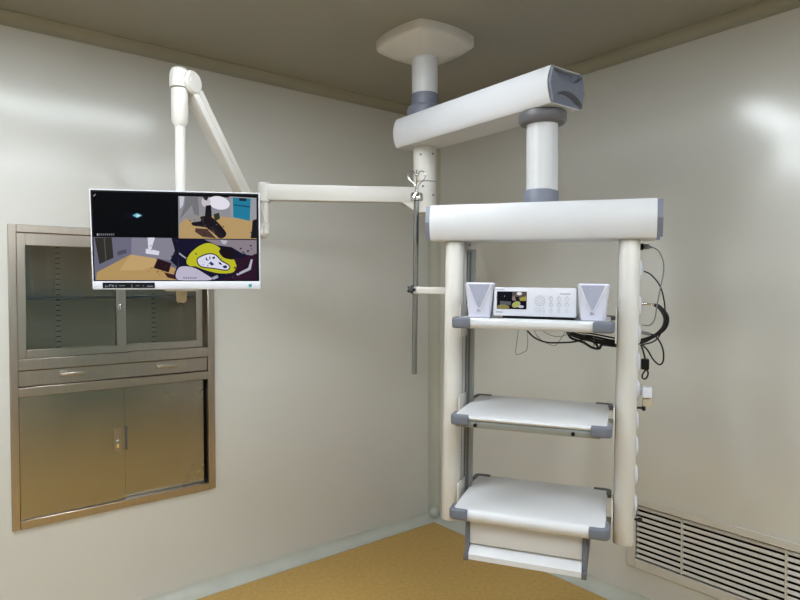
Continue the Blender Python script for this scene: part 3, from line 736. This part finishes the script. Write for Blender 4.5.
def speaker(x, label, yaw):
    g = 'desktop speakers on the top shelf'
    M = HM @ Matrix.Translation((x, -0.150, Z1)) @ Matrix.Rotation(yaw, 4, 'Z')
    r = thing('speaker', label, 'speaker', M.to_translation(), g)
    t = B(); hT, hB, d, h = 0.0535, 0.0400, 0.050, 0.131
    # body tapers to the bottom and leans back
    def ring(z, wx, yf, yb, rc=.010, n=4):
        out = []
        for (cx, cy, a0) in ((wx-rc, yb-rc, 0), (-wx+rc, yb-rc, PI/2), (-wx+rc, yf+rc, PI), (wx-rc, yf+rc, 1.5*PI)):
            for k in range(n+1):
                a = a0 + PI/2*k/n; out.append((cx+rc*math.cos(a), cy+rc*math.sin(a), z))
        return out
    rings = []
    for (z, wx, yf, yb) in ((0.0, hB-.004, -.046, .040), (.004, hB, -.050, .044), (h-.006, hT, -.050, .030), (h, hT-.005, -.045, .025)):
        rings.append([t.verts.new(M @ Vector(q)) for q in ring(z, wx, yf, yb)])
    for a, c in zip(rings, rings[1:]):
        for k in range(len(a)): t.faces.new((a[k], a[(k+1) % len(a)], c[(k+1) % len(a)], c[k]))
    t.faces.new(rings[0]); t.faces.new(rings[-1]); bmesh.ops.recalc_face_normals(t, faces=t.faces)
    obj('cabinet', t, SPK, r)
    t = B(); MF = M @ Matrix(((1, 0, 0, 0), (0, 0, -1, -.050), (0, 1, 0, 0), (0, 0, 0, 1)))
    prism(t, [(-.041, .124), (.041, .124), (.004, .040), (-.004, .040)], -.002, .0012, MF); obj('grille', t, FABRIC, r, 'grey V shaped cloth grille')
    t = B()
    for s in (-1, 1):
        prism(t, [(s*.046, .125), (s*.0415, .125), (s*.0035, .036), (s*.0075, .036)], -.002, .0030, MF)
    obj('trim', t, PLASTIC, r)
    t = text_mesh('JBL', 0.0125, MF @ Matrix.Translation((0, .026, .0006))); obj('logo', t, MARK, r)
    return r
speaker(-0.1955, 'white desktop speaker at the left end of the top shelf', 0.10)
speaker(0.2125, 'white desktop speaker beside the right upright on the top shelf', -0.05)

vpx0, vpx1, vpf, vpb = -0.1375, 0.1535, -0.185, 0.10
vz0, vz1 = Z1+.012, Z1+.114
vp = thing('video_processor', 'white box with small colour screen and round buttons, between the two speakers', 'video processor', HM @ Vector((0.008, vpf, Z1)))
t = B(); box(t, vpx0, vpx1, vpf+.012, vpb, vz0, vz1-.002, HM, bev=.003); box(t, vpx0-.002, vpx1+.002, vpf, vpf+.014, vz0-.002, vz1, HM, bev=.003); obj('housing', t, PLASTIC, vp)
t = B()
for (x0, x1) in ((vpx0+.03, vpx1-.006),): box(t, x0, x1, vpf+.008, vpb-.02, Z1, vz0, HM)
obj('foot_plinth', t, BLACK, vp)
MV = HM @ Matrix.Translation((0, vpf, 0)) @ Matrix(((1, 0, 0, 0), (0, -1, 0, 0), (0, 0, 1, 0), (0, 0, 0, 1)))  # +y out
t = B(); box(t, -0.127, -0.019, vpf-.0012, vpf+.002, vz0+.023, vz0+.087, HM); dis = obj('display', t, BLACK, vp)
pic2 = []
def q(l, c): pic2.append(([(-0.126+0.106*u, vz0+.086-.062*v) for u, v in l], c))
q([(0, 0), (1, 0), (1, 1), (0, 1)], (18, 20, 30)); q([(.52, 0), (1, 0), (1, .5), (.52, .5)], (96, 86, 82)); q(ell(.76, .10, .09, .10), (235, 232, 235)); q([(.78, .35), (1, .25), (1, .65), (.8, .7)], (170, 160, 80))
q([(.52, .3), (.66, .2), (.72, .55), (.52, .5)], (150, 130, 130)); q([(.60, .25), (.74, .3), (.78, .6), (.66, .55)], (30, 28, 34))
q([(.1, .55), (.48, .58), (.48, .78), (.1, .78)], (96, 98, 104)); q(ell(.2, .9, .2, .14), (140, 138, 90)); q([(0, .98), (0, .9), (.42, .82), (.42, .98)], (146, 134, 80))
q([(.5, .52), (1, .52), (1, 1), (.5, 1)], (20, 18, 36)); q(ell(.66, .74, .13, .2, rot=.4), (178, 184, 110)); q(ell(.82, .86, .1, .08), (200, 200, 212)); q(ell(.25, .26, .012, .02), (220, 220, 230))
colour_mesh('display_image', pic2, MV, SCREEN2, dis, 0.0014)
def ringm(t, x, z, ro, ri, sq=False):
    n = 28
    t2 = B()
    o = [t2.verts.new((x+ro*math.cos(2*PI*k/n), 0.0012, z+ro*math.sin(2*PI*k/n))) for k in range(n)]
    i = [t2.verts.new((x+ri*math.cos(2*PI*k/n), 0.0012, z+ri*math.sin(2*PI*k/n))) for k in range(n)]
    o2 = [t2.verts.new((v.co.x, -0.0002, v.co.z)) for v in o]; i2 = [t2.verts.new((v.co.x, -0.0002, v.co.z)) for v in i]
    for k in range(n):
        k2 = (k+1) % n
        t2.faces.new((o[k], o[k2], i[k2], i[k])); t2.faces.new((o[k], o[k2], o2[k2], o2[k])); t2.faces.new((i[k], i[k2], i2[k2], i2[k]))
    merge(t, t2, MV)
BTN = mat('pale_grey_button', rgb(168, 170, 182), 0.5, 0, 0.4, 0.01, 9)
t = B(); ringm(t, 0.028, vz0+.055, .0185, .0172); ringm(t, 0.028, vz0+.055, .0085, .0075)
for k in range(8):
    a = k*PI/4; lathe(t, [(.0016, 0), (.0016, .0012), (0, .0014)], MV @ Matrix.Translation((0.028+.013*math.cos(a), 0, vz0+.055+.013*math.sin(a))) @ Matrix.Rotation(-PI/2, 4, 'X'), 10)
obj('button_ring', t, BTN, vp)
for (bx, bz) in [(0.067, .062), (0.095, .062), (0.123, .062), (0.067, .041), (0.095, .041), (0.123, .041), (0.014, .018), (0.028, .018), (0.042, .018), (0.067, .018), (0.095, .018), (0.123, .018)]:
    t = B(); ringm(t, bx, vz0+bz, .0068 if bz > .03 else .0046, .0058 if bz > .03 else .0038)
    box(t, bx-.004, bx+.004, -0.0002, 0.0010, vz0+bz+.0085, vz0+bz+.0095, MV)
    obj('button', t, BTN, vp)
t = B()
for k in range(11): box(t, 0.098+k*.0034, 0.1005+k*.0034, -0.0002, 0.0006, vz0+.0795, vz0+.0825, MV)
for k in range(7): box(t, -0.134+k*.0050, -0.1305+k*.0050, -0.0002, 0.0006, vz0+.0935, vz0+.0958, MV)
for k in range(5): box(t, -0.130+k*.0052, -0.126+k*.0052, -0.0002, 0.0006, vz0+.009, vz0+.013, MV)
obj('front_lettering', t, MARK, vp)

# ---------------------------------------------------------------- cables and plugs on the rack
def cable(name, label, cat, strands, m, base, group=None):
    r = thing(name, label, cat, HM @ Vector(base), group)
    for pts, rad in strands:
        t = B(); tube(t, pts, rad, HM, 8); obj('cord', t, m, r)
    return r
Apts = [(0.403, 0, 1.763), (0.414, 0, 1.760), (0.431, 0, 1.746), (0.445, 0, 1.712), (0.447, 0, 1.672), (0.439, 0, 1.621), (0.428, 0, 1.551), (0.421, 0, 1.500), (0.406, 0, 1.477), (0.378, 0, 1.476)]
ua = cable('signal_cable', 'thin grey signal cable with grey plug looping down from top of the right upright', 'cable', [(Apts, .0022)], CABLE, Apts[0])
t = B(); box(t, 0.3775, 0.398, -0.011, -0.0, 1.755, 1.774, HM, bev=.003); box(t, 0.3975, 0.406, -0.008, 0.004, 1.759, 1.768, HM, bev=.002); obj('plug', t, CABLE, ua)
Bp = [(0.381, 0.02, 1.676), (0.407, 0.02, 1.661), (0.437, 0.02, 1.622), (0.453, 0.02, 1.564), (0.456, 0.02, 1.500), (0.441, 0.02, 1.441), (0.418, 0.02, 1.414), (0.375, 0.02, 1.400)]
cable('power_cable', 'thin black cord bowing out wide from the upper round outlets of the right upright', 'cable', [(Bp, .0026)], RUBBER, Bp[0])
Cp = [(0.421, .05, 1.551), (0.438, .05, 1.546), (0.463, .05, 1.518), (0.469, .05, 1.492), (0.457, .05, 1.459), (0.419, .06, 1.428), (0.382, .065, 1.413), (0.336, .066, 1.403), (0.272, .06, 1.401), (0.191, .05, 1.416), (0.104, .05, 1.440)]
C2 = [(0.421, .056, 1.551), (0.439, .056, 1.539), (0.458, .056, 1.513), (0.464, .056, 1.487), (0.447, .056, 1.455), (0.413, .062, 1.424), (0.382, .066, 1.406), (0.336, .066, 1.394), (0.284, .058, 1.389), (0.239, .056, 1.392), (0.228, .055, 1.377), (0.202, .055, 1.379), (0.168, .055, 1.398), (0.123, .055, 1.413), (0.107, .055, 1.436)]
C3 = [(0.421, .045, 1.549), (0.440, .045, 1.535), (0.456, .045, 1.505), (0.452, .045, 1.470), (0.425, .055, 1.438), (0.382, .064, 1.418), (0.336, .068, 1.409), (0.272, .07, 1.409), (0.20, .045, 1.424), (0.15, .04, 1.428), (0.11, .04, 1.446)]
cc = cable('cable_bundle', 'thick bundle of black cables gathered under the right end of the top shelf', 'cable', [(Cp, .0052), (C2, .0048), (C3, .0042),
     ([(0.104, .045, 1.441), (0.135, .035, 1.422), (0.191, .035, 1.408), (0.235, .04, 1.399), (0.29, .05, 1.396)], .0046),
     ([(0.12, .06, 1.450), (0.15, .06, 1.436), (0.19, .06, 1.434), (0.23, .06, 1.428), (0.285, .06, 1.418)], .0030),
     ([(0.10, .03, 1.446), (0.125, .03, 1.432), (0.17, .03, 1.420), (0.212, .03, 1.400), (0.226, .03, 1.380)], .0042)], RUBBER, Cp[0])
t = B(); cyl(t, (0.378, .05, 1.5535), (0.400, .05, 1.5525), 0.0045, seg=14, M=HM, ch=.001); cyl(t, (0.399, .05, 1.5525), (0.424, .05, 1.551), 0.0035, seg=12, M=HM); obj('connector', t, CHROME, cc, 'silver connector')
t = B()
for (x, z) in ((0.172, 1.412), (0.208, 1.405)): tube(t, [(x, .030, z-.018), (x, .066, z-.016), (x, .070, z+.012), (x, .036, z+.014), (x, .028, z-.010)], .0022, HM, 8)
obj('cable_tie', t, CABLE, cc)
Dp = [(0.380, 0, 1.404), (0.400, 0, 1.383), (0.418, 0, 1.352), (0.440, 0, 1.333), (0.453, 0, 1.347), (0.452, 0, 1.385), (0.440, 0, 1.417), (0.422, 0, 1.439), (0.405, 0, 1.444)]
dd = cable('power_cable', 'black cord making a low loop outside the right upright, beside the black plug', 'cable', [(Dp, .0030)], RUBBER, Dp[0])
t = B(); cyl(t, (0.3775, 0, 1.449), (0.408, 0, 1.443), 0.0065, seg=14, M=HM, ch=.002); obj('connector', t, CABLE, dd)
pp = cable('power_plug', 'black square plug on a short cord below the cable loops of the right upright', 'plug', [([(0.376, 0, 1.402), (0.383, -.01, 1.384), (0.392, -.015, 1.349)], .0034), ([(0.397, -.015, 1.316), (0.402, -.015, 1.300), (0.395, -.015, 1.281), (0.384, -.015, 1.281), (0.383, -.015, 1.294), (0.394, -.015, 1.314)], .0030)], RUBBER, (0.392, -.015, 1.32))
t = B(); box(t, 0.3775, 0.405, -0.030, 0.006, 1.314, 1.353, HM, bev=.004); obj('plug_body', t, BLACK, pp)
# socket adapter
ad = thing('socket_adapter', 'small white box adapter with tan block below sticking out of the right upright', 'adapter', HM @ Vector((0.40, -.01, 1.205)))
t = B(); box(t, 0.383, 0.416, -0.040, 0.012, 1.213, 1.250, HM, bev=.003); box(t, 0.3765, 0.384, -0.020, 0.006, 1.220, 1.242, HM, bev=.002); obj('body', t, PLASTIC, ad)
t = B(); box(t, 0.385, 0.414, -0.030, 0.010, 1.180, 1.2128, HM, bev=.002); obj('tan_block', t, TAN2, ad)  # plain tan block under the adapter body
t = B(); cyl(t, (0.365, -.02, 1.172), (0.384, -.02, 1.172), 0.004, seg=12, M=HM); cyl(t, (0.383, -.02, 1.172), (0.396, -.02, 1.172), 0.0095, seg=18, M=HM, ch=.002); obj('clamp_screw', t, BLACK, ups[1])
Gp = [(-0.060, .04, 1.452), (-0.020, .04, 1.412), (0.027, .04, 1.394), (0.079, .04, 1.394), (0.136, .03, 1.401), (0.191, .025, 1.417), (0.239, .03, 1.410), (0.285, .05, 1.404)]
cable('power_cable', 'black cord sagging from the middle of the top shelf into the cable bundle', 'cable', [(Gp, .0032)], RUBBER, Gp[0])
Hp = [(-0.078, .03, 1.4560), (-0.083, .03, 1.41), (-0.089, .03, 1.358), (-0.084, .03, 1.340), (-0.060, .03, 1.350), (-0.047, .03, 1.360), (-0.042, .03, 1.390), (-0.047, .03, 1.4560)]
cable('speaker_wire', 'hair thin wire hanging in a narrow loop below the top shelf', 'cable', [(Hp, .0011)], CABLE, Hp[0])
Ip = [(-0.028, .06, 1.4560), (-0.014, .06, 1.423), (0.010, .06, 1.398), (0.037, .06, 1.385), (0.060, .06, 1.380), (0.077, .06, 1.399), (0.105, .06, 1.446)]
Jp = [(-0.008, .02, 1.4560), (0.046, .02, 1.424), (0.092, .02, 1.422), (0.136, .02, 1.446)]
cable('speaker_wire', 'pair of thin grey wires sagging next to the cable bundle under the top shelf', 'cable', [(Ip, .0013), (Jp, .0013)], CABLE, Ip[0])

# ---------------------------------------------------------------- camera, world, colour
cam = bpy.data.cameras.new('camera'); cam.sensor_width = 36.0; cam.lens = 613.28*36/800; cam.clip_start = 0.05
co = bpy.data.objects.new('camera', cam); COL.objects.link(co)
yaw, pit, rol = 0.8935, -0.0223, -0.0020
fw = Vector((math.cos(yaw)*math.cos(pit), math.sin(yaw)*math.cos(pit), math.sin(pit)))
rt = Vector((math.sin(yaw), -math.cos(yaw), 0)); up = rt.cross(fw)
c, s = math.cos(rol), math.sin(rol)
r2 = rt*c + up*s; u2 = up*c - rt*s
co.matrix_world = Matrix(((r2.x, u2.x, -fw.x, -2.8502), (r2.y, u2.y, -fw.y, -3.1621), (r2.z, u2.z, -fw.z, 1.6154), (0, 0, 0, 1)))
sc = bpy.context.scene; sc.camera = co
w = bpy.data.worlds.new('world'); sc.world = w; w.use_nodes = True
w.node_tree.nodes['Background'].inputs['Color'].default_value = (0.02, 0.02, 0.02, 1)
sc.view_settings.view_transform = 'Standard'; sc.view_settings.look = 'None'
sc.view_settings.exposure = -0.40; sc.view_settings.gamma = 1.0; sc.view_settings.use_curve_mapping = False
sc.cycles.use_denoising = True
sc.cycles.max_bounces = 10; sc.cycles.diffuse_bounces = 5; sc.cycles.glossy_bounces = 5; sc.cycles.transmission_bounces = 8
sc.cycles.sample_clamp_indirect = 8
